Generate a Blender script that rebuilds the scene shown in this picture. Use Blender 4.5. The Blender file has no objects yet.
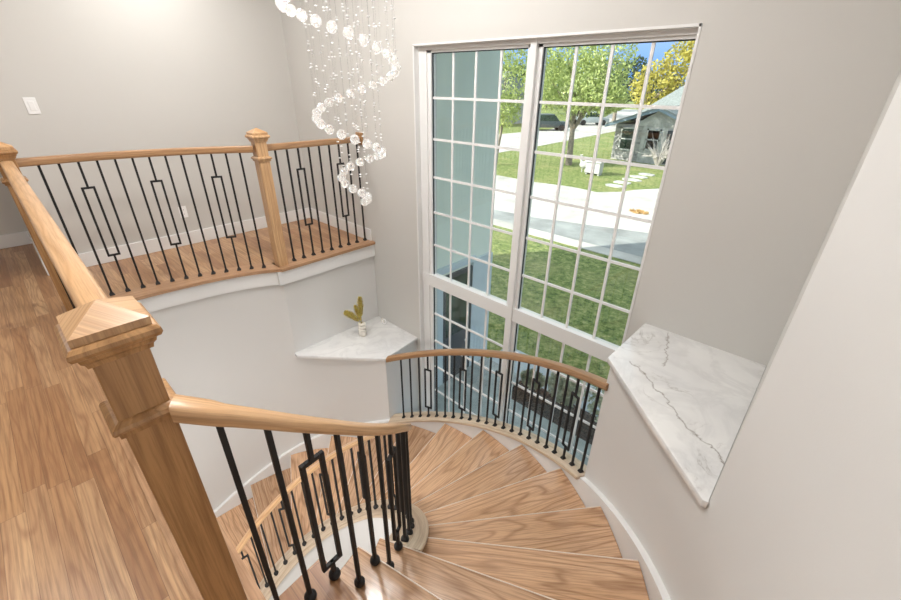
import bpy, bmesh, math, random
from mathutils import Vector, Matrix
R = math.radians; PI = math.pi
random.seed(7)
COL = bpy.context.scene.collection
CX, CY = -1.70, 0.27            # axis of the round stair well
G = -3.2                        # garden level
CEIL = 2.75

def P(th, r, z): return (CX + r*math.cos(R(th)), CY + r*math.sin(R(th)), z)

# ------------------------------------------------------------------ nodes
class NT:
    def __init__(s, name):
        s.m = bpy.data.materials.new(name); s.m.use_nodes = True
        s.t = s.m.node_tree; s.t.nodes.clear()
        s.out = s.n('ShaderNodeOutputMaterial')
    def n(s, typ, **kw):
        x = s.t.nodes.new(typ)
        for k, v in kw.items(): setattr(x, k, v)
        return x
    def l(s, a, b): s.t.links.new(a, b)
    def math(s, op, a, b=None, c=None):
        x = s.n('ShaderNodeMath', operation=op)
        for i, v in enumerate((a, b, c)):
            if v is None: continue
            if isinstance(v, (int, float)): x.inputs[i].default_value = v
            else: s.l(v, x.inputs[i])
        return x.outputs[0]
    def ramp(s, fac, stops):
        x = s.n('ShaderNodeValToRGB'); e = x.color_ramp.elements
        while len(e) < len(stops): e.new(.5)
        for i, (p, c) in enumerate(stops):
            e[i].position = p; e[i].color = (*c, 1)
        s.l(fac, x.inputs[0]); return x.outputs[0]
    def mix(s, fac, a, b, mode='MIX'):
        x = s.n('ShaderNodeMix', data_type='RGBA', blend_type=mode)
        for i, v in ((0, fac), (6, a), (7, b)):
            if isinstance(v, (int, float)): x.inputs[i].default_value = v
            elif isinstance(v, tuple): x.inputs[i].default_value = (*v, 1)
            else: s.l(v, x.inputs[i])
        return x.outputs[2]
    def noise(s, vec, scale, detail=3, rough=.55, dist=0):
        x = s.n('ShaderNodeTexNoise')
        x.inputs['Scale'].default_value = scale; x.inputs['Detail'].default_value = detail
        x.inputs['Roughness'].default_value = rough; x.inputs['Distortion'].default_value = dist
        if vec is not None: s.l(vec, x.inputs['Vector'])
        return x.outputs['Fac']
    def mapping(s, vec, scale=(1, 1, 1), loc=(0, 0, 0)):
        x = s.n('ShaderNodeMapping'); x.inputs['Scale'].default_value = scale
        x.inputs['Location'].default_value = loc
        s.l(vec, x.inputs['Vector']); return x.outputs[0]
    def bsdf(s, color, rough=.5, bump=None, bstr=.1, metal=0, spec=.5, coat=0, dist=.01):
        b = s.n('ShaderNodeBsdfPrincipled')
        if isinstance(color, tuple): b.inputs['Base Color'].default_value = (*color, 1)
        else: s.l(color, b.inputs['Base Color'])
        if isinstance(rough, (int, float)): b.inputs['Roughness'].default_value = rough
        else: s.l(rough, b.inputs['Roughness'])
        b.inputs['Metallic'].default_value = metal
        b.inputs['Specular IOR Level'].default_value = spec
        b.inputs['Coat Weight'].default_value = coat
        b.inputs['Coat Roughness'].default_value = .12
        if bump is not None:
            x = s.n('ShaderNodeBump'); x.inputs['Strength'].default_value = bstr
            x.inputs['Distance'].default_value = dist
            s.l(bump, x.inputs['Height']); s.l(x.outputs[0], b.inputs['Normal'])
        s.l(b.outputs[0], s.out.inputs[0]); return b

def geo(nt, which='Object'): return nt.n('ShaderNodeTexCoord').outputs[which]
def rnd(nt): return nt.n('ShaderNodeObjectInfo').outputs['Random']

def plain(name, col, rough=.5, var=.04, scale=3, bstr=0., bscale=60, metal=0, spec=.5):
    nt = NT(name); g = nt.n('ShaderNodeNewGeometry').outputs['Position']
    f = nt.noise(g, scale, 3)
    lo = tuple(max(0, c*(1-var)) for c in col); hi = tuple(min(1, c*(1+var)) for c in col)
    c = nt.ramp(f, [(.3, lo), (.7, hi)])
    nt.bsdf(c, rough, nt.noise(g, bscale, 2) if bstr else None, bstr, metal, spec)
    return nt.m

def oak(name, light, mid, dark, rough=.35, var=.25, grain=1.0, coat=.15, rstr=.5, warpk=1.9, sharp=3.5):
    """Timber whose grain runs along the U axis of the mesh's UV map."""
    nt = NT(name); uv = nt.n('ShaderNodeUVMap').outputs[0]
    off = nt.n('ShaderNodeCombineXYZ')
    r = rnd(nt); nt.l(nt.math('MULTIPLY', r, 37.0), off.inputs[0]); nt.l(nt.math('MULTIPLY', r, 91.0), off.inputs[1])
    v = nt.n('ShaderNodeVectorMath', operation='ADD'); nt.l(uv, v.inputs[0]); nt.l(off.outputs[0], v.inputs[1])
    vec = v.outputs[0]
    warp = nt.noise(nt.mapping(vec, (1.1, 5.5, 1)), 1.0, 2, .45)
    sx = nt.n('ShaderNodeSeparateXYZ'); nt.l(vec, sx.inputs[0])
    ring = nt.math('SINE', nt.math('MULTIPLY', nt.math('ADD', nt.math('MULTIPLY', sx.outputs[1], 9.0), nt.math('MULTIPLY', warp, warpk)), 17.0*grain))
    ring = nt.math('POWER', nt.math('MULTIPLY_ADD', ring, .5, .5), sharp)
    fine = nt.noise(nt.mapping(vec, (3.5, 130, 1)), 1.0, 4, .7)
    broad = nt.noise(nt.mapping(vec, (.8, 5, 1)), 1.0, 2)
    a = nt.ramp(broad, [(.3, light), (.7, mid)])
    a = nt.mix(nt.math('MULTIPLY', ring, rstr), a, dark)
    a = nt.mix(nt.ramp(fine, [(.44, (0, 0, 0)), (.62, (.5, .5, .5))]), a, tuple(c*.72 for c in dark))
    val = nt.n('ShaderNodeHueSaturation'); nt.l(a, val.inputs['Color'])
    nt.l(nt.math('MULTIPLY_ADD', r, var, 1-var*.5), val.inputs['Value'])
    nt.bsdf(val.outputs[0], rough, fine, .12, coat=coat, dist=.002)
    return nt.m

def plank_floor(name, stops, pw=.072, pl=.9, rough=.33):
    nt = NT(name); g = nt.n('ShaderNodeNewGeometry').outputs['Position']
    s = nt.n('ShaderNodeSeparateXYZ'); nt.l(g, s.inputs[0])
    row = nt.math('FLOOR', nt.math('DIVIDE', s.outputs[1], pw))
    w1 = nt.n('ShaderNodeTexWhiteNoise', noise_dimensions='1D'); nt.l(row, w1.inputs['W'])
    xs = nt.math('DIVIDE', nt.math('MULTIPLY_ADD', w1.outputs['Value'], 3.7, s.outputs[0]), pl)
    colm = nt.math('FLOOR', xs)
    cv = nt.n('ShaderNodeCombineXYZ'); nt.l(row, cv.inputs[0]); nt.l(colm, cv.inputs[1])
    w2 = nt.n('ShaderNodeTexWhiteNoise', noise_dimensions='2D'); nt.l(cv.outputs[0], w2.inputs['Vector'])
    rv = w2.outputs['Value']
    base = nt.ramp(rv, stops)
    off = nt.n('ShaderNodeCombineXYZ'); nt.l(nt.math('MULTIPLY', rv, 53.0), off.inputs[0]); nt.l(nt.math('MULTIPLY', rv, 17.0), off.inputs[1])
    v = nt.n('ShaderNodeVectorMath', operation='ADD'); nt.l(g, v.inputs[0]); nt.l(off.outputs[0], v.inputs[1]); vec = v.outputs[0]
    fine = nt.noise(nt.mapping(vec, (2.5, 90, 1)), 1, 4, .7)
    swirl = nt.noise(nt.mapping(vec, (1.7, 17, 1)), 1, 3, .5, 1.6)
    c = nt.mix(nt.ramp(swirl, [(.42, (0, 0, 0)), (.72, (.38, .38, .38))]), base, (.24, .11, .055))
    c = nt.mix(nt.ramp(fine, [(.45, (0, 0, 0)), (.62, (.40, .40, .40))]), c, (.13, .06, .03))
    wv = nt.noise(nt.mapping(vec, (1.0, 6, 1)), 1.0, 2, .45); s2 = nt.n('ShaderNodeSeparateXYZ'); nt.l(vec, s2.inputs[0])
    rg_ = nt.math('SINE', nt.math('MULTIPLY', nt.math('ADD', nt.math('MULTIPLY', s2.outputs[1], 9.0), nt.math('MULTIPLY', wv, 2.4)), 21.0))
    rg_ = nt.math('POWER', nt.math('MULTIPLY_ADD', rg_, .5, .5), 5.0)
    c = nt.mix(nt.math('MULTIPLY', rg_, .42), c, (.24, .10, .05))
    kn = nt.n('ShaderNodeTexVoronoi'); kn.inputs['Scale'].default_value = 1; nt.l(nt.mapping(vec, (2.2, 4.4, 1)), kn.inputs['Vector'])
    c = nt.mix(nt.ramp(kn.outputs['Distance'], [(.0, (.75, .75, .75)), (.13, (0, 0, 0))]), c, (.16, .06, .03))
    fy = nt.math('FRACT', nt.math('DIVIDE', s.outputs[1], pw)); fx = nt.math('FRACT', xs)
    seam = nt.math('MAXIMUM', nt.math('LESS_THAN', fy, .022), nt.math('LESS_THAN', fx, .0022))
    c = nt.mix(nt.math('MULTIPLY', seam, .55), c, (.10, .05, .03))
    nt.bsdf(c, rough, fine, .05, coat=.12, dist=.001)
    return nt.m

V1 = (.64, .768, 1.245, 1.60, 2.04); V2 = (.962, .273, .213, 2.12, 2.5)
def marble(name):
    nt = NT(name); g = nt.n('ShaderNodeNewGeometry').outputs['Position']
    n1 = nt.noise(g, 2.6, 6, .62, 1.4)
    v1 = nt.ramp(nt.math('ABSOLUTE', nt.math('SUBTRACT', n1, .53)), [(0, (.85,)*3), (.012, (.15,)*3), (.05, (0,)*3)])
    mask = nt.ramp(nt.noise(nt.mapping(g, (1, 1, 1), (4, 2, 1)), 4.0, 2), [(.48, (0,)*3), (.62, (1,)*3)])
    n2 = nt.noise(nt.mapping(g, (1, 1, 1), (7, 3, 2)), 3.0, 5, .6, .9)
    v2 = nt.ramp(nt.math('ABSOLUTE', nt.math('SUBTRACT', n2, .5)), [(0, (.22,)*3), (.07, (0,)*3)])
    soft = nt.ramp(nt.noise(g, 3.2, 3), [(.4, (.83, .83, .82)), (.7, (.74, .74, .74))])
    c = nt.mix(v2, soft, (.45, .45, .46))
    sp = nt.n('ShaderNodeSeparateXYZ'); nt.l(g, sp.inputs[0])
    right = nt.math('GREATER_THAN', sp.outputs[0], -1.5)
    nz = nt.noise(g, 9, 4, .65); nz2 = nt.noise(nt.mapping(g, (1, 1, 1), (3, 9, 0)), 7, 4, .65)
    def vein(a, b, c0, lo, hi, w, nn, amp):     # dark vein along a*x + b*y = c0
        d = nt.math('ADD', nt.math('MULTIPLY', sp.outputs[0], a), nt.math('MULTIPLY', sp.outputs[1], b))
        d = nt.math('ABSOLUTE', nt.math('ADD', nt.math('SUBTRACT', d, c0), nt.math('MULTIPLY', nt.math('SUBTRACT', nn, .5), amp)))
        k = nt.ramp(nt.math('DIVIDE', d, w), [(0, (.9,)*3), (.35, (.35,)*3), (1, (0,)*3)])
        m = nt.math('MULTIPLY', nt.math('GREATER_THAN', sp.outputs[1], lo), nt.math('LESS_THAN', sp.outputs[1], hi))
        return nt.math('MULTIPLY', k, nt.math('MULTIPLY', m, right))
    c = nt.mix(vein(*V1, .010, nz, .16), c, (.20, .18, .15))
    c = nt.mix(vein(*V2, .008, nz2, .14), c, (.25, .22, .19))
    c = nt.mix(nt.math('MULTIPLY', nt.math('MULTIPLY', v1, mask), nt.math('MULTIPLY', right, .6)), c, (.22, .20, .17))
    nt.bsdf(c, .12, coat=.3)
    return nt.m

def glassy(name, tint, gloss=.05):
    nt = NT(name)
    t = nt.n('ShaderNodeBsdfTransparent'); t.inputs[0].default_value = (*tint, 1)
    g = nt.n('ShaderNodeBsdfGlossy'); g.inputs['Roughness'].default_value = .01
    m = nt.n('ShaderNodeMixShader'); m.inputs[0].default_value = gloss
    nt.l(t.outputs[0], m.inputs[1]); nt.l(g.outputs[0], m.inputs[2]); nt.l(m.outputs[0], nt.out.inputs[0])
    return nt.m

def crystal_mat(name):
    nt = NT(name); b = nt.bsdf((1, 1, 1), .0)
    b.inputs['Transmission Weight'].default_value = 1; b.inputs['IOR'].default_value = 1.52
    dfu = nt.n('ShaderNodeBsdfDiffuse'); dfu.inputs[0].default_value = (.95, .95, .95, 1); tl = nt.n('ShaderNodeBsdfTranslucent'); tl.inputs[0].default_value = (1, 1, 1, 1)  # white share stands in for bright reflections in the crystal
    a1 = nt.n('ShaderNodeAddShader'); nt.l(dfu.outputs[0], a1.inputs[0]); nt.l(tl.outputs[0], a1.inputs[1])
    m1 = nt.n('ShaderNodeMixShader'); m1.inputs[0].default_value = .14
    nt.l(b.outputs[0], m1.inputs[1]); nt.l(a1.outputs[0], m1.inputs[2]); nt.l(m1.outputs[0], nt.out.inputs[0])
    return nt.m

def lamp_mat(name, col, st):
    nt = NT(name); e = nt.n('ShaderNodeEmission'); e.inputs[0].default_value = (*col, 1); e.inputs[1].default_value = st
    nt.l(e.outputs[0], nt.out.inputs[0]); return nt.m

def grass_mat(name, stops, soil):
    nt = NT(name); g = nt.n('ShaderNodeNewGeometry').outputs['Position']
    a = nt.noise(g, 5, 8, .85); b = nt.noise(g, .7, 3)
    c = nt.ramp(a, stops)
    c = nt.mix(nt.ramp(b, [(.45, (0,)*3), (.7, (.55,)*3)]), c, soil)
    nt.bsdf(c, .9, nt.noise(g, 30, 4, .8), .9, dist=.05)
    return nt.m

def leaf_mat(name, a, b):
    nt = NT(name); g = nt.n('ShaderNodeNewGeometry').outputs['Position']
    c = nt.ramp(nt.noise(g, 2.2, 4, .8), [(.32, a), (.62, b)])
    x = nt.bsdf(c, .6)
    tr = nt.n('ShaderNodeBsdfTranslucent'); nt.l(c, tr.inputs[0])
    m = nt.n('ShaderNodeMixShader'); m.inputs[0].default_value = .3
    nt.l(x.outputs[0], m.inputs[1]); nt.l(tr.outputs[0], m.inputs[2]); nt.l(m.outputs[0], nt.out.inputs[0])
    return nt.m

def brick_mat(name, a, b, mortar, sx):
    nt = NT(name); g = nt.n('ShaderNodeNewGeometry').outputs['Position']
    s = nt.n('ShaderNodeSeparateXYZ'); nt.l(g, s.inputs[0])
    cv = nt.n('ShaderNodeCombineXYZ'); nt.l(nt.math('ADD', s.outputs[0], s.outputs[1]), cv.inputs[0]); nt.l(s.outputs[2], cv.inputs[1])
    t = nt.n('ShaderNodeTexBrick'); nt.l(cv.outputs[0], t.inputs['Vector']); t.inputs['Scale'].default_value = sx
    t.inputs['Color1'].default_value = (*a, 1); t.inputs['Color2'].default_value = (*b, 1); t.inputs['Mortar'].default_value = (*mortar, 1)
    nt.bsdf(t.outputs[0], .9)
    return nt.m

M = {}
M['wall'] = plain('wall_paint', (.60, .588, .558), .6, .012, 1.2, .03, 220)
M['wall_w'] = plain('well_paint', (.70, .695, .68), .55, .012, 1.2, .03, 220)
M['trim'] = plain('white_trim', (.80, .80, .79), .4, .01)
M['ceil'] = plain('ceiling_paint', (.8, .79, .77), .7, .01)
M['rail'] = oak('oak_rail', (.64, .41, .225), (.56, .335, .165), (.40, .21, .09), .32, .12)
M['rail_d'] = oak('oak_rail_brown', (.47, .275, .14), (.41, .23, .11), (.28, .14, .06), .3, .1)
M['newel'] = oak('oak_newel', (.50, .285, .125), (.42, .23, .095), (.27, .13, .05), .34, .10, .8)
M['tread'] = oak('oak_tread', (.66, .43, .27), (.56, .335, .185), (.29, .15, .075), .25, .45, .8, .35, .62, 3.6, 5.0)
M['edge'] = plain('painted_nosing_highlight', (.74, .64, .54), .3, .06, 8)  # highlight on the tread nosings, put into a pale colour
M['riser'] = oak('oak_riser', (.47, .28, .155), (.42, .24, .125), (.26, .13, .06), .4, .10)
M['cap'] = oak('oak_cap', (.72, .60, .46), (.66, .53, .39), (.44, .30, .18), .3, .06, .6)
M['floor'] = plank_floor('upper_planks', [(0, (.56, .335, .165)), (.25, (.38, .195, .09)), (.5, (.60, .375, .20)), (.75, (.47, .255, .12)), (1, (.33, .165, .075))])
M['nosing'] = oak('oak_nosing', (.50, .30, .17), (.45, .26, .14), (.30, .15, .07), .35, .05)
M['iron'] = plain('black_iron', (.012, .012, .013), .6, .05, 9, .0, 300, .1)
M['marble'] = marble('white_marble')
M['vinyl'] = plain('window_vinyl', (.82, .82, .81), .35, .01)
M['gasket'] = plain('dark_gasket', (.03, .035, .04), .5)
M['glass'] = glassy('window_glass', (.96, .985, .975), .045)
M['crystal'] = crystal_mat('cut_crystal')
M['bead'] = plain('bright_beads', (.95, .95, .95), .12, .0, spec=1)
M['wire'] = glassy('clear_thread', (.80, .80, .80), .25)
M['chrome'] = plain('chrome', (.8, .8, .8), .12, .02, metal=1)
M['plate'] = plain('switch_plastic', (.88, .88, .87), .3, .0)
M['slot'] = plain('dark_slot', (.05, .05, .05), .5)
M['lamp'] = lamp_mat('lamp_diffuser', (1, .96, .90), 6)
M['vase'] = plain('cream_ceramic', (.78, .74, .66), .45, .05, 20)
M['plume'] = plain('pampas_plume', (.98, .72, .24), .9, .3, 60, .6, 90)
M['stem'] = plain('dry_stem', (.45, .38, .15), .8)
M['tile'] = plain('lower_floor', (.55, .50, .44), .4, .05)

# ------------------------------------------------------------------ mesh builder
class MB:
    def __init__(s): s.v = []; s.f = []; s.uv = {}
    def add(s, verts, faces, uvs=None):
        o = len(s.v); s.v += [tuple(v) for v in verts]
        for i, f in enumerate(faces):
            s.f.append([o+k for k in f])
            if uvs: s.uv[len(s.f)-1] = uvs[i]
        return s
    def box(s, a, b, rot=0, at=None, grain=0):
        x0, y0, z0 = a; x1, y1, z1 = b
        vs = [(x0,y0,z0),(x1,y0,z0),(x1,y1,z0),(x0,y1,z0),(x0,y0,z1),(x1,y0,z1),(x1,y1,z1),(x0,y1,z1)]
        fs = [(0,3,2,1),(4,5,6,7),(0,1,5,4),(1,2,6,5),(2,3,7,6),(3,0,4,7)]
        uvs = []
        for f in fs:
            q = []
            for k in f:
                c = vs[k]; o = [c[i] for i in range(3) if i != grain]
                q.append((c[grain], o[0]*1.0+o[1]*1.37))
            uvs.append(q)
        if rot or at:
            c, sn = math.cos(rot), math.sin(rot); at = at or (0, 0, 0)
            vs = [(c*x-sn*y+at[0], sn*x+c*y+at[1], z+at[2]) for x, y, z in vs]
        return s.add(vs, fs, uvs)
    def prism(s, poly, z0, z1, grain=0):
        """poly: CCW list of (x, y); z0/z1 numbers or lists"""
        n = len(poly)
        b = z0 if isinstance(z0, list) else [z0]*n; t = z1 if isinstance(z1, list) else [z1]*n
        vs = [(x, y, b[i]) for i, (x, y) in enumerate(poly)] + [(x, y, t[i]) for i, (x, y) in enumerate(poly)]
        fs = [list(range(n))[::-1], list(range(n, 2*n))] + [(i, (i+1) % n, (i+1) % n+n, i+n) for i in range(n)]
        a = math.cos(grain), math.sin(grain)
        uvs = [[(vs[k][0]*a[0]+vs[k][1]*a[1], -vs[k][0]*a[1]+vs[k][1]*a[0]+vs[k][2]) for k in f] for f in fs]
        return s.add(vs, fs, uvs)
    def sweep(s, rings, closed=False, cap=True, us=None):
        """rings: list of rings of points; u runs along the sweep"""
        m = len(rings[0]); n = len(rings)
        if us is None:
            us = [0]
            for i in range(1, n): us.append(us[-1]+(Vector(rings[i][0])-Vector(rings[i-1][0])).length)
        vv = [0]
        for j in range(m): vv.append(vv[-1]+(Vector(rings[0][(j+1) % m])-Vector(rings[0][j])).length)
        vs = [p for r in rings for p in r]; fs = []; uvs = []
        for i in range(n-1):
            for j in range(m):
                k = (j+1) % m
                fs.append((i*m+j, i*m+k, (i+1)*m+k, (i+1)*m+j))
                uvs.append([(us[i], vv[j]), (us[i], vv[j+1]), (us[i+1], vv[j+1]), (us[i+1], vv[j])])
        if cap:
            for i, rev in ((0, True), (n-1, False)):
                f = [i*m+j for j in range(m)]
                if rev: f = f[::-1]
                fs.append(f); uvs.append([(us[i]+vs[k][2]*.3, vs[k][0]+vs[k][1]) for k in f])
        return s.add(vs, fs, uvs)
    def arc(s, th0, th1, r0, r1, zb, zt, n=None):
        """curved bar between two radii; zb / zt numbers or functions of the angle"""
        n = n or max(2, int(abs(th1-th0)/2))
        fb = zb if callable(zb) else (lambda t: zb); ft = zt if callable(zt) else (lambda t: zt)
        f0 = r0 if callable(r0) else (lambda t: r0); f1 = r1 if callable(r1) else (lambda t: r1)
        rings = []
        for i in range(n+1):
            t = th0+(th1-th0)*i/n
            rings.append([P(t, f0(t), fb(t)), P(t, f1(t), fb(t)), P(t, f1(t), ft(t)), P(t, f0(t), ft(t))])
        if th1 > th0: rings = [r[::-1] for r in rings]
        rings = [r[::-1] for r in rings]
        return s.sweep(rings)
    def tube(s, pts, r, n=6):
        rings = []
        rr = r if isinstance(r, list) else [r]*len(pts)
        for i, p in enumerate(pts):
            p = Vector(p); d = (Vector(pts[min(i+1, len(pts)-1)])-Vector(pts[max(i-1, 0)])).normalized()
            a = d.cross(Vector((0, 0, 1)) if abs(d.z) < .9 else Vector((1, 0, 0))).normalized(); b = d.cross(a)
            rings.append([tuple(p+(a*math.cos(2*PI*j/n)+b*math.sin(2*PI*j/n))*rr[i]) for j in range(n)])
        return s.sweep(rings)
    def lathe(s, prof, at=(0, 0, 0), n=16):
        rings = [[(at[0]+r*math.cos(2*PI*j/n), at[1]+r*math.sin(2*PI*j/n), at[2]+z) for j in range(n)] for r, z in prof]
        return s.sweep(rings)
    def sqlathe(s, prof, at=(0, 0, 0), rot=0):
        rings = []
        for h, z in prof:
            q = []
            for sx, sy in ((-1, -1), (1, -1), (1, 1), (-1, 1)):
                x, y = sx*h, sy*h; q.append((at[0]+x*math.cos(rot)-y*math.sin(rot), at[1]+x*math.sin(rot)+y*math.cos(rot), at[2]+z))
            rings.append(q)
        us = [z for h, z in prof]
        return s.sweep(rings, us=us)
    def ico(s, at, r, sub=1, sq=(1, 1, 1)):
        bm = bmesh.new(); bmesh.ops.create_icosphere(bm, subdivisions=sub, radius=r)
        vs = [(v.co.x*sq[0]+at[0], v.co.y*sq[1]+at[1], v.co.z*sq[2]+at[2]) for v in bm.verts]
        fs = [[v.index for v in f.verts] for f in bm.faces]; bm.free()
        return s.add(vs, fs)
    def mesh(s, name, mat, origin=(0, 0, 0), bevel=0, smooth=35, seg=2):
        me = bpy.data.meshes.new(name)
        me.from_pydata([(x-origin[0], y-origin[1], z-origin[2]) for x, y, z in s.v], [], s.f)
        ul = me.uv_layers.new(name='UVMap')
        for pi, poly in enumerate(me.polygons):
            q = s.uv.get(pi)
            for k, li in enumerate(poly.loop_indices):
                if q: ul.data[li].uv = q[k]
                else:
                    c = me.vertices[me.loops[li].vertex_index].co; ul.data[li].uv = (c.z, c.x+c.y)
        bm = bmesh.new(); bm.from_mesh(me)
        bmesh.ops.recalc_face_normals(bm, faces=bm.faces)
        if bevel:
            ed = [e for e in bm.edges if len(e.link_faces) == 2 and e.calc_face_angle(0) > R(30)]
            bmesh.ops.bevel(bm, geom=ed, offset=bevel, segments=seg, profile=.5, affect='EDGES', clamp_overlap=True)
        bm.to_mesh(me); bm.free()
        me.materials.append(mat)
        if smooth:
            me.polygons.foreach_set('use_smooth', [True]*len(me.polygons)); me.set_sharp_from_angle(angle=R(smooth))
        me.update(); return me
    def build(s, name, mat, parent=None, origin=(0, 0, 0), **kw):
        o = bpy.data.objects.new(name, s.mesh(name, mat, origin, **kw))
        return place(o, parent, origin)

WORLD = {}
def place(o, parent=None, origin=(0, 0, 0), rotz=0):
    if o.name not in COL.objects: COL.objects.link(o)
    WORLD[o.name] = origin
    if parent:
        o.parent = parent; w = WORLD[parent.name]
        o.location = (origin[0]-w[0], origin[1]-w[1], origin[2]-w[2])
    else: o.location = origin
    if rotz: o.rotation_euler = (0, 0, rotz)
    return o
def empty(name, loc, label, cat, group=None):
    o = bpy.data.objects.new(name, None); o.empty_display_size = .1
    place(o, None, loc); return tag(o, label, cat, group)
def tag(o, label=None, cat=None, group=None, kind=None):
    if label: o['label'] = label
    if cat: o['category'] = cat
    if group: o['group'] = group
    if kind: o['kind'] = kind
    return o
def struct(o, label, cat): return tag(o, label, cat, kind='structure')
def arcpts(t0, t1, r, n):
    f = r if callable(r) else (lambda t: r)
    return [P(t, f(t), 0)[:2] for t in [t0+(t1-t0)*i/n for i in range(n+1)]]

# ------------------------------------------------------------------ room shell
RW = 2.05                        # radius of the stair wall
YW = 2.523; YO = 2.78            # inner and outer face of the window wall
TR = math.degrees(math.asin((1.387-CY)/RW))      # where the right wall gives way to its ledge
RT = 58.4                        # left end of the right ledge
LT = 146.0                       # where the left wall gives way to its ledge
LF = 121.0                       # right end of the left ledge
NX = CX+RW*math.cos(R(TR))       # niche wall on the right
LX = -3.49                       # wall under the landing edge on the left
def rl(t):                       # left part of the well bulges a little
    return RW if t < 120.9 else RW+.108*math.exp(-((t-146)/18)**2)
LZ, RZ = -.92, .166              # tops of the two marble ledges
def line_z(th): return .052-.0147*th              # top of skirt and curb along the stair

w = MB()
X0, X1 = -6.1, 2.2
WX0, WX1, WZ0, WZ1 = -2.77, -.733, -2.95, 1.775
w.box((X0, YW, -3.1), (WX0, YO, CEIL+.4)); w.box((WX1, YW, -3.1), (X1, YO, CEIL+.4))
w.box((WX0, YW, WZ1), (WX1, YO, CEIL+.4)); w.box((WX0, YW, -3.1), (WX1, YO, WZ0))
struct(w.build('wall_front', M['wall'], smooth=0), 'pale greige wall holding the tall gridded window', 'wall')
w = MB()
w.box((-4.9, .03, -.3), (-4.75, YW, CEIL))
w.box((-5.95, .03, -.3), (-4.9, .18, CEIL))
struct(w.build('wall_left', M['wall'], smooth=0), 'greige wall behind the landing with a light switch', 'wall')
struct(MB().box((-6.05, -4, -3.1), (-5.9, .10, CEIL)).build('wall_hall', M['wall'], smooth=0), 'greige wall at the far end of the hallway', 'wall')
struct(MB().box((-6.05, .18, -3.1), (-5.95, YW, CEIL)).build('wall_side', M['wall'], smooth=0), 'plain wall beside the landing', 'wall')
struct(MB().box((2.1, -4, -3.1), (2.2, YW, CEIL)).build('wall_outer', M['wall'], smooth=0), 'outer side wall', 'wall')
struct(MB().box((-6.05, -4.15, -3.1), (2.2, -4, CEIL)).build('wall_back', M['wall'], smooth=0), 'greige wall closing the upper hall', 'wall')
# right curved wall, full height up to the ledge, then the niche behind it
w = MB()
n = 26
inner = arcpts(0, TR, RW, n); outer = arcpts(0, TR, RW+.14, n)
w.prism([(.35, -4), (.49, -4)] + [(x, y) for x, y in outer[:-3]] + [(NX+.14, 1.387), (NX, 1.387)] + inner[::-1][1:], -3.1, CEIL)
struct(w.build('wall_right', M['wall_w'], smooth=20), 'smooth white curved stair wall on the right', 'wall')
w = MB(); w.box((NX, 1.387, -3.1), (NX+.14, YW, CEIL))
struct(w.build('wall_niche', M['wall'], smooth=0), 'greige wall closing the corner above the right ledge', 'wall')
w = MB()
w.prism(arcpts(TR, RT, RW, 14) + [(-.61, YW), (NX, YW)], -3.1, RZ-.0345)
struct(w.build('wall_pier', M['wall_w'], smooth=20), 'white curved wall face below the right marble ledge', 'wall')
# left curved wall
w = MB()
w.arc(LF, 215, rl, lambda t: rl(t)+.12, -3.1, LZ-.0345, 47); w.arc(LT, 215, rl, lambda t: rl(t)+.12, LZ-.0345, -.03, 35)
w.prism([(LX-.12, 1.475), (LX, 1.475), (LX, YW), (LX-.12, YW)], -3.1, -.03)
w.prism(arcpts(LF, LT-.2, lambda t: rl(t)+.03, 12)[1:] + [(LX-.1, 1.54), (LX-.1, YW), (-2.83, YW), P(LF, rl(LF)+.005, 0)[:2]], -3.1, LZ-.035)
struct(w.build('wall_well', M['wall_w'], smooth=20), 'white curved stairwell wall below the landing', 'wall')
# ledges
def ledge(name, poly, z, label):
    o = MB().prism(poly, z-.034, z).build(name, M['marble'], None, (poly[0][0], poly[0][1], z-.034), bevel=.003, smooth=30)
    return tag(o, label, 'ledge')
ledge('marble_ledge', [(.0, 1.372)] + [P(RT, RW-.03, 0)[:2]] + [(-.635, YW-.001), (NX-.001, YW-.001), (NX-.001, 1.386), (.02, 1.376)], RZ, 'white marble ledge with grey veins on the right of the window')
ledge('marble_ledge', [P(LF, RW+.0, 0)[:2], (-3.43, 1.455), (LX+.001, 1.46), (LX+.001, YW-.001), (-2.81, YW-.001)], LZ, 'white marble ledge under the landing holding the pampas vase')
# curb between the stair and the window
w = MB(); w.arc(RT, LF, RW-.035, RW+.08, -3.1, lambda t: line_z(t)-.03, 36)
struct(w.build('wall_curb', M['trim'], smooth=20), 'low white curved curb beside the stair under the window railing', 'wall')
# floors
def slab(name, poly, z0, z1, mat, label, cat):
    return struct(MB().prism(poly, z0, z1).build(name, mat, smooth=0), label, cat)
fl = MB()
fl.prism([(-5.95, -4), (.40, -4), (.40, .132), (-5.95, .132)], -.15, 0)
fl.prism([(-4.8, .132)] + arcpts(184, LT, lambda t: rl(t)-.01, 24) + [(LX+.02, 1.475), (LX+.02, YW+.01), (-4.8, YW+.01)], -.15, 0)
fl.prism([(.38, .132), (.38, .35), P(3, 2.02, 0)[:2], P(5.5, .775, 0)[:2], (CX+.79, .132)], -.15, 0)
struct(fl.build('floor', M['floor'], smooth=0), 'reddish oak plank floor of the upper hall and landing', 'floor')
struct(MB().box((-6.05, -4.1, -3.1), (2.2, YW, -3.0)).build('floor_lower', M['tile'], smooth=0), 'pale floor of the ground storey', 'floor')
ce = MB().box((-6.05, -4.1, CEIL), (2.2, YW, CEIL+.2))
struct(ce.build('ceiling', M['ceil'], smooth=0), 'white ceiling above the stair', 'ceiling')
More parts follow.
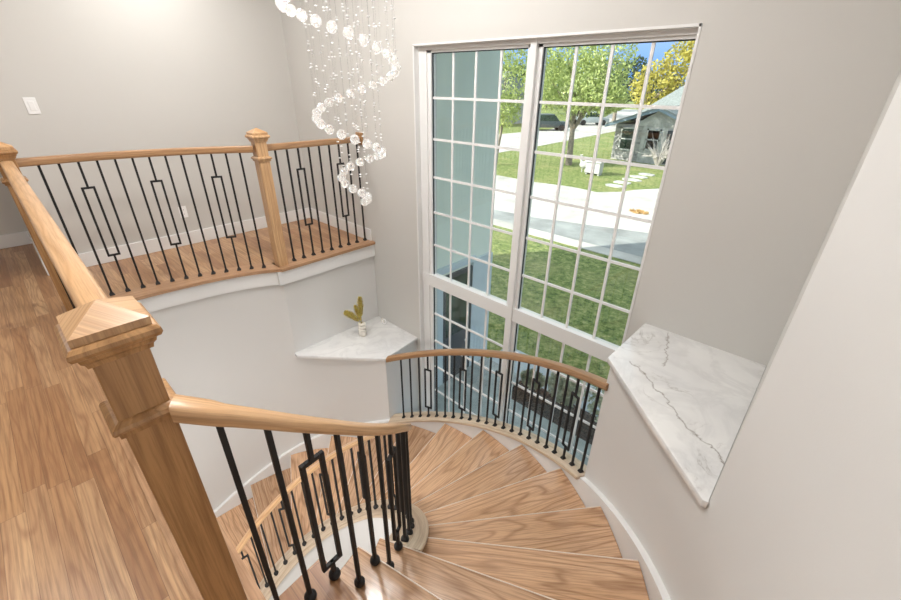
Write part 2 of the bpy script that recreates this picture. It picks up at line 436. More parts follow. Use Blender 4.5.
# landing edge: oak nosing and white fascia
e = MB(); e.arc(184, LT, lambda t: rl(t)-.03, lambda t: rl(t)+.17, -.022, .006, 30)
e.box((LX-.16, 1.475, -.022), (LX+.045, YW, .006), grain=1); e.prism([P(LT+.3, rl(LT)+.168, 0)[:2], P(LT+.3, rl(LT)-.03, 0)[:2], (LX+.0445, 1.475), (LX+.0445, 1.60), (LX-.159, 1.60)], -.021, .0058)
e.box((-3.75, -.02, -.022), (-.83, .142, .006), grain=0)
struct(e.build('trim_1', M['nosing'], smooth=20), 'oak nosing border along the landing edge', 'trim')
e = MB(); e.arc(184, LT, lambda t: rl(t)-.014, lambda t: rl(t)+.05, -.155, -.022, 30)
e.box((LX-.02, 1.44, -.155), (LX+.028, YW, -.022)); e.box((-3.75, .10, -.155), (-.83, .128, -.022))
struct(e.build('trim_2', M['trim'], smooth=20), 'white fascia board under the landing nosing', 'trim')
# skirts
e = MB(); e.arc(-4, RT, RW-.035, RW, lambda t: max(-3.05, line_z(t)-.7), lambda t: min(.12, line_z(t)), 40)
e.arc(LF, 206, lambda t: rl(t)-.035, rl, lambda t: -3.05, line_z, 60)
struct(e.build('trim_3', M['trim'], smooth=20), 'white curved skirting along the outer side of the stair', 'trim')
b = MB(); b.box((-4.75, .02, 0), (-4.735, YW, .13)); b.box((-4.9, .01, 0), (-4.735, .03, .13)); b.box((-5.9, .012, 0), (-4.9, .03, .13))
struct(b.build('baseboard_left', M['trim'], bevel=.003, smooth=0), 'white baseboard behind the landing', 'baseboard')
b = MB(); b.box((-4.735, YW-.015, 0), (LX-.01, YW, .13))
struct(b.build('baseboard_front', M['trim'], bevel=.003, smooth=0), 'white baseboard below the wall beside the window', 'baseboard')
b = MB(); b.box((-5.9, -4, 0), (-5.885, .012, .13))
struct(b.build('baseboard_hall', M['trim'], bevel=.003, smooth=0), 'white baseboard at the end of the hallway', 'baseboard')

# ------------------------------------------------------------------ window
YG = 2.60
win = empty('window_1', (WX0, YG, WZ0), 'tall white gridded window overlooking the street', 'window'); win['kind'] = 'structure'
f = MB()
def bar(mb, x0, x1, z0, z1, d0, d1): mb.box((x0, YG-d0, z0), (x1, YG+d1, z1))
U = [(-2.632, -1.745), (-1.636, -.748)]       # glass edges of the two units
for (z0, z1) in ((-.262, -.142),):
    bar(f, WX0, WX1, z0, z1, .035, .04)
f.box((WX0, YG-.03, WZ0), (U[0][0]-.04, YG+.05, WZ1)); f.box((U[1][1]+.005, YG-.03, WZ0), (WX1, YG+.05, WZ1))
bar(f, WX0-.01, WX1+.01, 1.735, WZ1+.01, .034, .05); bar(f, WX0, WX1, WZ0, WZ0+.06, .03, .05)
f.build('frame', M['vinyl'], win, (WX0, YG, WZ0), smooth=0)
f = MB(); f.box((U[0][1]+.03, YG-.045, WZ0), (U[1][0]-.03, YG+.05, WZ1)); f.build('mullion', M['vinyl'], win, (U[0][1], YG, WZ0), bevel=.004, smooth=0)
for (a, b_) in U:
    for z0, z1, rows in ((-.150, 1.718, 6), (-2.90, -.250, 8)):
        s_ = MB()
        for (p0, p1) in (((a-.042, z0-.02), (a, z1+.02)), ((b_, z0-.02), (b_+.042, z1+.02)), ((a-.042, z1), (b_+.042, z1+.03)), ((a-.042, z0-.03), (b_+.042, z0))):
            bar(s_, p0[0], p1[0], p0[1], p1[1], .018, .035)
        s_.build('sash', M['vinyl'], win, (a, YG, z0), smooth=0)
        g_ = MB()
        for (p0, p1) in (((a, z0), (a+.006, z1)), ((b_-.006, z0), (b_, z1)), ((a, z1-.006), (b_, z1)), ((a, z0), (b_, z0+.006))):
            bar(g_, p0[0], p1[0], p0[1], p1[1], .006, .006)
        g_.build('gasket', M['gasket'], win, (a, YG, z0), smooth=0)
        m_ = MB()
        for k in range(1, 4):
            x = a+(b_-a)*k/4; bar(m_, x-.009, x+.009, z0, z1, .004, .008)
        for k in range(1, rows):
            z = z1-(z1-z0)*k/rows; bar(m_, a, b_, z-.009, z+.009, .0045, .0085)
        m_.build('muntin', M['vinyl'], win, (a, YG, z0), smooth=0)
        MB().box((a-.01, YG+.010, z0-.01), (b_+.01, YG+.014, z1+.01)).build('pane', M['glass'], win, (a, YG, z0), smooth=0)
c_ = MB()
c_.box((WX0-.001, YW-.003, WZ0), (WX0+.012, YG-.02, WZ1)); c_.box((WX0, YW-.003, WZ1-.012), (WX1, YG-.02, WZ1+.001)); c_.box((WX1-.012, YW-.003, WZ0), (WX1+.001, YG-.02, WZ1))
c_.build('jamb_lining', M['trim'], win, (WX0, YW, WZ0), smooth=0)

# ------------------------------------------------------------------ stair
TH_I = [5.5, 17.6, 29.9, 40.0, 51.3, 63.7, 76.4, 89.2, 101.9, 114.6, 127.3, 140, 152.7, 165.4, 178, 190.7, 203.4]
TH_O = [3.0, 15.0, 26.5, 38.5, 50.8, 63.7, 76.4, 89.2, 101.9, 114.6, 127.3, 140, 152.7, 165.4, 178, 190.7, 203.4]
def tz(k): return -.187*k
st = empty('curved_staircase', (CX, CY, -3.0), 'curved oak staircase winding down around an open round well', 'staircase')
NTREAD = 15
def pt(th, r, fwd=0):
    a = R(th); return (CX+r*math.cos(a)-fwd*math.sin(a), CY+r*math.sin(a)+fwd*math.cos(a))
for k in range(1, NTREAD+1):
    z = tz(k); r_in = .765 if k <= 2 else .94
    ai, ao, bi, bo = TH_I[k-1]-1.6, TH_O[k-1]-1.2, TH_I[k], TH_O[k]
    ro_ = lambda t: rl(t)-.037
    a = pt(ai, r_in)
    poly = [a] + [pt(ao+(bo-ao)*i/6, ro_(ao+(bo-ao)*i/6)) for i in range(6)] + [pt(bo, ro_(bo), .012), pt(bi, r_in, .012)]
    poly = poly + [pt(bi-(bi-ai)*i/4, r_in) for i in range(1, 4)]
    d = Vector(pt(bo, 2)) - Vector(pt(bi, .8))
    MB().prism(poly, z-.028, z, grain=math.atan2(d.y, d.x)).build('tread', M['tread'], st, (*a, z), bevel=.008, smooth=40, seg=3)
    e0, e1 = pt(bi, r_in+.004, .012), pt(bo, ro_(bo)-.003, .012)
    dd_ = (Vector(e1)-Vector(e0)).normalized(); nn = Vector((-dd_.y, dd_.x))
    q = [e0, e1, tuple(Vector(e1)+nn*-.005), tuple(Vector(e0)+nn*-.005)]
    MB().prism(q[::-1], z-.012, z+.0012, grain=math.atan2(d.y, d.x)).build('nosing_highlight', M['edge'], st, (*e0, z), bevel=.001, smooth=0, seg=1)  # pale strip painted in place of the highlight along the nosing
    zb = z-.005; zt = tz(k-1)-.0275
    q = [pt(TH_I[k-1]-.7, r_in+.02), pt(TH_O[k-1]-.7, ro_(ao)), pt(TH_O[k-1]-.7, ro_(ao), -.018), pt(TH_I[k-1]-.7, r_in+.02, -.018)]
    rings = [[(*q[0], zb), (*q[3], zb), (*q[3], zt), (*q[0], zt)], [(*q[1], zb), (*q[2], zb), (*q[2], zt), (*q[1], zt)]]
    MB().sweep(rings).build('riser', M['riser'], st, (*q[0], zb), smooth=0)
CS = 31.5                       # angle where the inner curb begins
# white soffit and inner drum
cap_z = line_z
s_ = MB(); s_.arc(-10, CS, .80, .83, lambda t: -3.0, lambda t: min(-.16, -.0147*t-.16), 24)
s_.arc(CS, 207, .80, .945, lambda t: -3.0, lambda t: cap_z(t)-.03, 70)
s_.arc(207, 350, .80, .83, lambda t: -3.0, lambda t: -2.99+(t-207)*.0, 10)
s_.build('inner_stringer', M['wall_w'], st, P(90, .8, -3), smooth=20)
s_ = MB()
s_.arc(2, 207, .84, 2.0, lambda t: max(-3.0, -.0144*t-.42), lambda t: max(-2.97, -.0144*t-.36), 70)
s_.build('soffit', M['wall_w'], st, P(90, 1.2, -3), smooth=20)
MB().arc(CS-.8, 207, .775, .965, lambda t: cap_z(t)-.03, cap_z, 84).build('inner_curb_cap', M['cap'], st, P(39, .87, cap_z(39)), bevel=.006, smooth=40)
q = [pt(CS, .80), pt(CS, .945), pt(CS, .945, -.012), pt(CS, .80, -.012)]
MB().prism(q, tz(3), cap_z(CS)-.031).build('curb_end_panel', M['riser'], st, (*q[0], tz(3)), smooth=0)
MB().arc(RT+.4, LF, RW-.05, RW+.095, lambda t: line_z(t)-.03, line_z, 40).build('outer_curb_cap', M['cap'], st, P(60, RW, line_z(60)), bevel=.006, smooth=40)

# ------------------------------------------------------------------ railings
T = .0140
def bar_mb(L, rect=None, t=T):
    h = t/2; b = MB()
    if not rect: b.box((-h, -h, 0), (h, h, L)); return b
    z0, z1, wd = rect; hw = wd/2
    b.box((-h, -h, 0), (h, h, z0+h)); b.box((-h, -h, z1-h), (h, h, L))
    b.box((-hw-h, -h, z0-h), (-hw+h, h, z1+h)); b.box((hw-h, -h, z0-h), (hw+h, h, z1+h))
    b.box((-hw+h, -h, z0-h), (hw-h, h, z0+h)); b.box((-hw+h, -h, z1-h), (hw-h, h, z1+h))
    return b
def shoe_mb(kind, t=T):
    b = MB()
    if kind == 'round': b.lathe([(.010, 0), (.017, .003), (.0205, .012), (.0195, .022), (.013, .031), (.008, .034)], n=14)
    else: b.sqlathe([(.016, 0), (.0165, .007), (.012, .014), (.0095, .024), (.0075, .026)])
    return b
CACHE = {}
def baluster(par, x, y, z, L, rect, rotz, shoe):
    key = ('b', round(L, 3), rect, shoe)
    if key not in CACHE: CACHE[key] = bar_mb(L, rect).mesh('baluster', M['iron'], bevel=.0012, smooth=0, seg=1)
    if shoe not in CACHE: CACHE[shoe] = shoe_mb(shoe).mesh('baluster_shoe', M['iron'], smooth=40 if shoe == 'round' else 0)
    o = bpy.data.objects.new('baluster', CACHE[key]); place(o, par, (x, y, z), rotz)
    if rect: o['label'] = 'black iron baluster with a long open rectangle'
    s = bpy.data.objects.new('shoe', CACHE[shoe]); COL.objects.link(s); s.parent = o
    return o
# handrail profile (across, up)
PROF = [(-.024, 0), (.024, 0), (.0285, .004), (.030, .010), (.030, .041), (.027, .047), (.020, .050), (-.020, .050), (-.027, .047), (-.030, .041), (-.030, .010), (-.0285, .004)]
def rail_sweep(pts, prof=PROF):
    rings = []
    for i, p in enumerate(pts):
        p = Vector(p); d = Vector(pts[min(i+1, len(pts)-1)])-Vector(pts[max(i-1, 0)]); d.z = 0; d.normalize()
        s = Vector((d.y, -d.x, 0))
        rings.append([tuple(p+s*a+Vector((0, 0, b))) for a, b in prof])
    return MB().sweep(rings)
RR = 2.2
N0 = (-.925, .047); N1 = (-3.86, .062); N2 = (-3.552, 1.528)
# curved landing railing
rl = empty('landing_railing', (N1[0], N1[1], 0), 'curved oak and iron railing along the landing between two newels', 'railing')
ta = math.degrees(math.atan2(N1[1]-CY, N1[0]-CX)) % 360; tb = math.degrees(math.atan2(N2[1]-CY, N2[0]-CX))
pts = [P(ta-1+(tb-ta+2)*i/30, RR, 1.0) for i in range(31)]
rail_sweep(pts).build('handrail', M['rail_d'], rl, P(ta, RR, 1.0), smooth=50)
RECTL = (.31, .815, .066)
for i in range(13):
    t = ta-2.6+(tb+3.6-ta+2.4)*(i+.43)/12.6
    x, y, _ = P(t, RR, 0)
    baluster(rl, x, y, .006, .998, RECTL if i % 4 == 2 else None, R(t+90), 'square')
# straight landing railing to the window wall
rs = empty('landing_railing', (N2[0], N2[1], 0), 'short straight railing between the landing newel and the wall', 'railing')
xr = -3.558
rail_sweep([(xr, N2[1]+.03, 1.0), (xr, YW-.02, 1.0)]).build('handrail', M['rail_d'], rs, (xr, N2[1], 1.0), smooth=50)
MB().box((xr-.05, YW-.02, .975), (xr+.05, YW-.001, 1.085)).build('rosette', M['newel'], rs, (xr, YW, 1.0), bevel=.005, smooth=0)
for i in range(9):
    y = 1.655+i*.1025
    baluster(rs, xr, y, .006, .998, RECTL if i % 4 == 2 else None, R(90), 'square')
# straight railing between left newel and front newel
rf = empty('landing_railing', (N1[0], .06, 0), 'straight railing at the hall edge running away from the near newel', 'railing')
rail_sweep([(N1[0]+.03, .062, 1.0), (N0[0]-.03, .052, 1.0)]).build('handrail', M['rail'], rf, (N1[0], .06, 1.0), smooth=50)
nb = 26
for i in range(nb):
    x = N1[0]+.12+(N0[0]-N1[0]-.24)*i/(nb-1)
    baluster(rf, x, .062-.010*i/(nb-1), .006, .998, RECTL if i % 4 == 2 else None, 0, 'square')
# inner stair railing
ri = empty('stair_railing', P(-10, .87, 0), 'inner stair railing spiralling down round the open well', 'railing')
RI = .868
rb = lambda t: .705-.0141*t
RB = [(-12, .875), (-8, .838), (-2, .764), (4, .684), (10.5, .596), (16.4, .511), (22.6, .423)]
def rb(t):
    if t >= 22.6: return .755-.0147*t + min(.012, (t-22.6)*.001)
    for (a, za), (b_, zb_) in zip(RB, RB[1:]):
        if t <= b_: return za+(zb_-za)*(t-a)/(b_-a)
    return RB[0][1]
pts = [(N0[0]+.050, N0[1]+.0465, .866)]
for i in range(0, 110):
    t = -8+2.0*i
    if t > 206: break
    pts.append(P(t, RI, rb(t)))
IPROF = [(a*.84, b*.88) for a, b in PROF]
rail_sweep(pts, IPROF).build('handrail', M['rail'], ri, P(-8, RI, rb(-8)), smooth=50)
for i in range(35):
    t = -7.7+6.1*i
    if t > 204: break
    k = 0 if t < 5 else 1 if t < 17.2 else 2
    zb = tz(k) if t < 31 else cap_z(t)-.002
    L = rb(t)+.006-zb; rect = (round(L-.60, 3), round(L-.12, 3), .062) if i % 4 == 2 else None
    x, y, _ = P(t, RI, 0)
    baluster(ri, x, y, zb, L, rect, R(t+90), 'round')
# outer railing by the window
ro = empty('stair_railing', P(60, 2.06, line_z(60)), 'curved sloping railing in front of the tall window', 'railing')
rbo = lambda t: line_z(t)+.738+.0004*(t-58)
pts = [P(RT-.6+(LF-RT+.1)*i/30, 2.065, rbo(RT-.6+(LF-RT+.1)*i/30)) for i in range(31)]
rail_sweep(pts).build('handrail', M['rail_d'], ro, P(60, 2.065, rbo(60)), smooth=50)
for i in range(22):
    t = 116.4-i*2.685; x, y, _ = P(t, 2.062, 0); zb = line_z(t)-.002
    baluster(ro, x, y, zb, rbo(t)-zb+.006, (.12, .59, .062) if i % 4 == 3 else None, R(t+90), 'square')

# newel posts
def newel(x, y, z0, label, h=.045, ztop=1.145, ring=.895, mat='newel'):
    t = empty('newel_post', (x, y, z0), label, 'newel post', 'oak newel posts')
    b = MB(); b.sqlathe([(h, z0), (h, ztop-.075)], (x, y, 0)); b.build('shaft', M[mat], t, (x, y, z0), bevel=.003, smooth=0)
    b = MB(); b.sqlathe([(h+.001, ring-.026), (h+.007, ring-.023), (h+.008, ring-.012), (h+.014, ring-.008), (h+.017, ring-.001), (h+.014, ring+.006), (h+.006, ring+.012), (h+.001, ring+.014)], (x, y, 0))
    b.build('collar', M[mat], t, (x, y, ring), smooth=0)
    z = ztop-.075
    b = MB(); b.sqlathe([(h, z-.030), (h+.006, z-.028), (h+.008, z-.018), (h+.013, z-.012), (h+.015, z-.004), (h+.022, z+.000), (h+.026, z+.008), (h+.025, z+.016), (h+.020, z+.022), (h+.012, z+.024)], (x, y, 0))
    b.build('cap_moulding', M[mat], t, (x, y, z), smooth=0)
    b = MB(); b.sqlathe([(h+.013, z+.022), (h+.015, z+.025), (h+.015, z+.040), (.001, ztop)], (x, y, 0))
    b.build('cap', M['rail'], t, (x, y, z+.024), smooth=0)
    return t
newel(*N0, 0, 'large oak newel post nearest the camera at the stair top')
newel(*N1, 0, 'oak newel post at the far left end of the hall railing', ztop=1.165, ring=.93)
newel(*N2, 0, 'oak newel post where curved and straight landing railings meet', ztop=1.18, ring=.95, mat='rail')

# ------------------------------------------------------------------ small wall things
def switch():
    y, z = .355, 1.318
    t = empty('light_switch', (-4.75, y, z), 'white rocker light switch plate on the landing wall', 'light switch')
    MB().box((-4.75, y-.036, z-.058), (-4.744, y+.036, z+.058)).build('plate', M['plate'], t, (-4.75, y, z), bevel=.002, smooth=0)
    MB().box((-4.745, y-.017, z-.033), (-4.740, y+.017, z+.033)).build('rocker', M['plate'], t, (-4.745, y, z), bevel=.002, smooth=0)
switch()
t = empty('wall_outlet', (-4.75, 1.152, .334), 'white power outlet low on the landing wall', 'outlet')
MB().box((-4.75, 1.117, .277), (-4.744, 1.187, .391)).build('plate', M['plate'], t, (-4.75, 1.152, .334), bevel=.002, smooth=0)
for dz in (-.022, .022):
    s_ = MB().box((-4.745, 1.136, .334+dz-.014), (-4.742, 1.168, .334+dz+.014)).build('socket', M['plate'], t, (-4.745, 1.152, .334+dz), bevel=.001, smooth=0)
    q = MB(); q.box((-4.742, 1.143, .334+dz-.006), (-4.7415, 1.146, .334+dz+.006)); q.box((-4.742, 1.157, .334+dz-.006), (-4.7415, 1.160, .334+dz+.006))
    q.build('slot', M['slot'], s_, (-4.742, 1.15, .334+dz), smooth=0)

# vase with pampas plumes
VX, VY = -3.262, 2.135
v = empty('ribbed_vase', (VX, VY, LZ), 'small cream ribbed vase on the left marble ledge', 'vase')
prof = [(.028, 0)]
for i in range(37):
    z = .005+i*.0042; prof.append((.036+.005*math.sin(i*PI/4)+.004*math.sin(PI*i/36), z))
prof += [(.026, .162), (.021, .165), (.018, .15)]
MB().lathe(prof, (VX, VY, LZ), 24).build('body', M['vase'], v, (VX, VY, LZ), smooth=60)
VL = (-.548, -.837)
def plume(name_l, side, back, hgt, fat, drop=0.):
    def pp(q):
        m = max(0, (q-.35)/.65)**1.2; l = side*m; bk = back*m
        return Vector((VX+VL[0]*l-.837*bk, VY+VL[1]*l+.548*bk, LZ+.012+hgt*q-drop*m*m))
    path = [pp(i/12) for i in range(13)]
    o = empty('pampas_stem', tuple(path[0]), name_l, 'dried flower', 'pampas plumes in the vase')
    MB().tube([tuple(q) for q in path[:10]], .0028, 5).build('stem', M['stem'], o, tuple(path[0]), smooth=40)
    b = MB(); r = random.Random(int(hgt*1000))
    for i in range(900):
        q = r.uniform(.50, 1.0); p = pp(q); ax = (pp(min(1, q+.05))-pp(q-.05)).normalized()
        w_ = fat*max(.05, math.sin(PI*min(1, (q-.44)/.60)))**.6
        v_ = Vector((r.gauss(0, 1), r.gauss(0, 1), r.gauss(0, 1))); v_ = (v_-ax*v_.dot(ax)).normalized()
        e_ = p+v_*w_*r.uniform(.5, 1)+ax*w_*.9; sd = ax.cross(v_)*.0028
        b.add([p-sd, p+sd, e_+sd*.5, e_-sd*.5], [(0, 1, 2, 3)])
    b.build('plume', M['plume'], o, tuple(path[6]), smooth=0)
plume('tall upright golden pampas plume standing in the vase', -.005, .02, .44, .040)
plume('golden pampas plume leaning left out of the vase', .155, .0, .335, .048, .045)
plume('shorter golden pampas plume between the other two', .05, .05, .33, .034)
# knot ornament on the ledge by the wall
kx, ky = -3.30, 2.46
o = empty('ring_ornament', (kx, ky, LZ), 'small white twisted ring ornament at the back of the ledge', 'ornament')
for q, (ox, tl) in enumerate(((-.012, .0), (.014, .5))):
    pts = [(kx+ox+.020*math.cos(a)*math.cos(tl), ky-.012+.020*math.cos(a)*math.sin(tl), LZ+.036+.030*math.sin(a)) for a in [2*PI*i/16 for i in range(17)]]
    MB().tube(pts, .006, 8).build('ring', M['plate'] if q else M['vase'], o, pts[0], smooth=50)

# ------------------------------------------------------------------ chandelier
K = 1.2
ccx, ccy = -1.65*K+.012, 1.12*K+.018
d = Vector((ccx, ccy, 0)).normalized(); pr = Vector((-d.y, d.x, 0))
ch = empty('crystal_chandelier', (ccx, ccy, CEIL), 'long spiral chandelier of clear crystal balls hanging on threads', 'chandelier')
MB().lathe([(.001, 0), (.30, 0), (.30, -.03), (.001, -.03)], (ccx, ccy, CEIL), 40).build('canopy', M['chrome'], ch, (ccx, ccy, CEIL), smooth=40)
zt = [(-2, 2.36), (-1, 2.03), (0, 1.771), (1, 1.551), (2, 1.371), (3, 1.218), (4, 1.111), (5, 1.013), (5.5, .985)]
def zphi(u):
    for (a, za), (b_, zb) in zip(zt, zt[1:]):
        if u <= b_: return 1.5+(za+(zb-za)*(u-a)/(b_-a)-1.5)*K
    return 1.5+(zt[-1][1]-1.5)*K
ball = MB().ico((0, 0, 0), .0245, 2).mesh('crystal_ball', M['crystal'], smooth=0)
hook = MB().lathe([(.003, .024), (.003, .032), (.001, .036)], n=6).mesh('ball_cap', M['chrome'])
u = -1.75; i = 0
rng = random.Random(3)
while u < 5.45:
    rho = (.232-.0392*u)*K*(1 if u > -1 else 1)
    rho = max(.02, min(rho, .275))
    p = Vector((ccx, ccy, 0)) + pr*(rho*math.cos(PI*u)) - d*(rho*math.sin(PI*u)); z = zphi(u)
    o = bpy.data.objects.new('crystal_ball', ball); place(o, ch, (p.x, p.y, z)); o.rotation_euler = (rng.random()*3, rng.random()*3, rng.random()*3)
    MB().tube([(p.x, p.y, z+.022), (p.x, p.y, CEIL-.02)], .0006, 4).build('thread', M['wire'], ch, (p.x, p.y, z), smooth=0)
    b = MB(); zz = z+.05+rng.random()*.06
    while zz < min(CEIL-.1, z+1.6):
        for q in range(rng.choice((1, 1, 2))):
            b.ico((p.x, p.y, zz), .0066, 1, (1.2, 1.2, .62)); zz += .012
        zz += rng.uniform(.05, .12)
    b.build('bead_strand', M['bead'], ch, (p.x, p.y, z), smooth=60)
    ds = .058*K
    du = ds/math.hypot(PI*rho, .2*K)
    u += max(du, .06)

# its bulb inside the canopy
L = bpy.data.lights.new('chandelier_bulb', 'POINT'); L.energy = 40; L.shadow_soft_size = .12; L.color = (1, .98, .96)
o = bpy.data.objects.new('chandelier_bulb', L); COL.objects.link(o); o.parent = ch; o.location = (0, 0, -.16)
# ------------------------------------------------------------------ ceiling lamps (all but the landing one added as fill)
def ceiling_lamp(x, y, size, power, label, col=(1, .98, .96), CEIL=CEIL, group='flush ceiling lights'):
    t = empty('ceiling_light', (x, y, CEIL), label, 'ceiling light', group)
    MB().lathe([(size*.5+.02, 0), (size*.5+.02, -.03), (size*.5, -.035), (size*.5, 0)], (x, y, CEIL), 32).build('rim', M['trim'], t, (x, y, CEIL), smooth=30)
    MB().lathe([(.001, -.015), (size*.5, -.015), (size*.5, -.02), (.001, -.02)], (x, y, CEIL), 32).build('diffuser', M['lamp'], t, (x, y, CEIL), smooth=30)
    L = bpy.data.lights.new('ceiling_lamp', 'AREA'); L.shape = 'DISK'; L.size = size; L.energy = power; L.color = col
    o = bpy.data.objects.new('ceiling_lamp', L); COL.objects.link(o); o.parent = t; o.location = (0, 0, -.045)
ceiling_lamp(-3.4, -.9, .45, 16, 'added round ceiling fill light above the hallway')
ceiling_lamp(-1.4, -1.2, .45, 10, 'added round ceiling fill light behind the stair head')
ceiling_lamp(-4.1, 1.3, .30, 12, 'small round ceiling light above the landing')
ceiling_lamp(-1.0, .5, .5, 22, 'added round ceiling fill light above the stair')
ceiling_lamp(-1.75, -.28, .4, 34, 'added round fill light below the upper hall beside the stair', CEIL=-.15, group='added ground storey fill lights')  # unseen ground storey lamps, added to brighten the stairwell from below
ceiling_lamp(-.3, -.9, .4, 24, 'added round fill light below the upper hall near the outer wall', CEIL=-.15, group='added ground storey fill lights')
ceiling_lamp(-2.75, 1.2, .45, 20, 'added round ceiling fill light beside the crystal chandelier')

# ------------------------------------------------------------------ outside
M['grass'] = grass_mat('lawn', [(.40, (.05, .09, .015)), (.50, (.19, .26, .06)), (.60, (.42, .42, .17))], (.40, .37, .16))
M['asphalt'] = plain('street_concrete', (.52, .50, .46), .9, .22, .8, .2, 12)
M['patch'] = plain('asphalt_patch', (.30, .31, .30), .9, .25, 1.2, .2, 12)
M['walk'] = plain('walk_concrete', (.42, .47, .50), .85, .06, 2, .1, 30)
M['porch'] = plain('porch_stone', (.34, .37, .36), .35, .25, 5, .05, 20)
M['soil'] = plain('bark_mulch', (.075, .05, .04), .95, .7, 22, .9, 40)
M['siding'] = plain('sage_siding', (.80, .85, .73), .7, .04, 2)
M['bluetrim'] = plain('pale_blue_trim', (.55, .63, .66), .6, .03)
M['doorglass'] = plain('dark_green_glass', (.03, .055, .04), .12, .5, 3)
M['darkdoor'] = plain('dark_door_panel', (.045, .055, .065), .4, .1)
M['nbrick'] = brick_mat('grey_brick', (.26, .25, .25), (.46, .44, .42), (.42, .41, .40), 1.6)
M['stone'] = plain('pale_render', (.50, .49, .47), .9, .25, 2.5)
M['shingle'] = plain('grey_shingle', (.24, .265, .255), .9, .18, 7, .3, 30)
M['bluefas'] = plain('slate_fascia', (.20, .27, .33), .6, .05)
M['bark'] = plain('tree_bark', (.30, .25, .20), .95, .35, 9, .8, 20)
M['leaf1'] = leaf_mat('leaves_green', (.15, .24, .05), (.64, .70, .28))
M['leaf2'] = leaf_mat('leaves_dark', (.025, .05, .02), (.08, .12, .05))
M['leaf3'] = leaf_mat('leaves_yellow', (.28, .29, .04), (.66, .56, .14))
M['leaf4'] = leaf_mat('leaves_variegated', (.07, .12, .05), (.85, .86, .68))
M['leaf5'] = leaf_mat('leaves_fallen', (.50, .30, .10), (.70, .48, .22))
M['carp'] = plain('car_paint_dark', (.07, .09, .09), .3, .1)
M['carl'] = plain('car_paint_light', (.42, .47, .48), .3, .1)
M['tyre'] = plain('tyre_rubber', (.02, .02, .02), .8)
M['white'] = plain('white_paint', (.48, .48, .46), .5, .05)
M['twig'] = plain('pale_twigs', (.55, .50, .47), .9, .2)

def ground(name, poly, z, mat, label, cat, th=.05):
    return struct(MB().prism(poly, z-th, z).build(name, mat, smooth=0), label, cat)
ground('lawn', [(-220, 2.8), (90, 2.8), (90, 300), (-220, 300)], G, M['grass'], 'green lawn between the house and the street and beyond it', 'lawn')
far = [(-9.2, 19.6), (-8.6, 19.9), (-8.2, 20.7), (-7.9, 22.0), (-7.2, 23.4), (-6.6, 24.5), (-6.2, 31), (3, 31), (3, 21)]
street = [(-70, 12.2), (40, 12.35), (40, 20.0), (3, 20.0), (3, 31), (-6.2, 31), (-6.4, 26), (-6.9, 23.6), (-7.7, 22.3), (-8.1, 21.2), (-8.9, 20.3), (-10.4, 20.5), (-12.4, 20.1), (-20, 20.2), (-20.6, 26), (-20.7, 34), (-22, 52), (-24, 110), (-46, 110), (-33.5, 74), (-28.3, 47), (-29.5, 34), (-31, 20.4), (-70, 20.4)]
ground('street', street, G+.02, M['asphalt'], 'pale sunlit concrete street with side road and driveway', 'street')
ground('street_patch', [(-10.2, 12.9), (-3, 12.9), (6, 12.9), (6, 15.4), (-4.5, 15.5), (-8.6, 14.2), (-11, 13.9)], G+.024, M['patch'], 'darker asphalt patch along the near side of the street', 'street', .004)
ground('sidewalk', [(-3.9, 5.25), (7, 5.25), (7, 5.95), (-3.9, 5.95)], G+.03, M['walk'], 'pale concrete walk along the lawn edge', 'path')
ground('porch', [(-4.0, 2.78), (4, 2.78), (4, 4.62), (-3.05, 4.62), (-3.05, 5.25), (-4.0, 5.25)], G+.08, M['porch'], 'blue grey stone porch outside the tall window', 'porch')
o = MB().prism([(-3.04, 4.63), (5, 4.63), (5, 5.24), (-3.04, 5.24)], G, G+.06).build('mulch', M['soil'], smooth=0); tag(o, 'dark bark mulch of the planting bed by the walk', 'mulch', kind='stuff')

def leaves(mb, c, rad, n, size, seed, flat=1.0, shell=.45):
    r = random.Random(seed)
    for i in range(n):
        while True:
            q = Vector((r.uniform(-1, 1), r.uniform(-1, 1), r.uniform(-1, 1)))
            if shell < q.length <= 1: break
        p = Vector(c)+Vector((q.x*rad[0], q.y*rad[1], q.z*rad[2]))
        a = Vector((r.gauss(0, 1), r.gauss(0, 1), r.gauss(0, 1)*flat)).normalized(); b_ = a.cross(Vector((r.gauss(0, 1), r.gauss(0, 1), r.gauss(0, 1)))).normalized()
        s = size*r.uniform(.6, 1.3)
        mb.add([p-a*s, p-b_*s*.45, p+a*s, p+b_*s*.45], [(0, 1, 2, 3)])
def tree(x, y, lean, hts, blobs, leafm, label, n=900, size=.16, tr=.22, seed=1, fork=True):
    t = empty('tree', (x, y, G), label, 'tree')
    b = MB(); h = hts
    b.tube([(x, y, G-.1), (x+lean*.3, y, G+h*.4), (x+lean, y, G+h)], [tr, tr*.8, tr*.5], 10)
    r = random.Random(seed)
    for (cx_, cy_, cz_, rx, ry, rz) in blobs:
        s0 = Vector((x+lean*.6, y, G+h*.62)); e0 = Vector((cx_, cy_, cz_)); m0 = s0.lerp(e0, .5)+Vector((r.uniform(-.3, .3), 0, .2))
        b.tube([tuple(s0), tuple(m0), tuple(e0)], [tr*.42, tr*.28, tr*.1], 7)
    b.build('trunk', M['bark'], t, (x, y, G), smooth=60)
    b = MB()
    for i, (cx_, cy_, cz_, rx, ry, rz) in enumerate(blobs): leaves(b, (cx_, cy_, cz_), (rx, ry, rz), n, size, seed*31+i)
    b.build('foliage', leafm, t, blobs[0][:3], smooth=0)
    return t
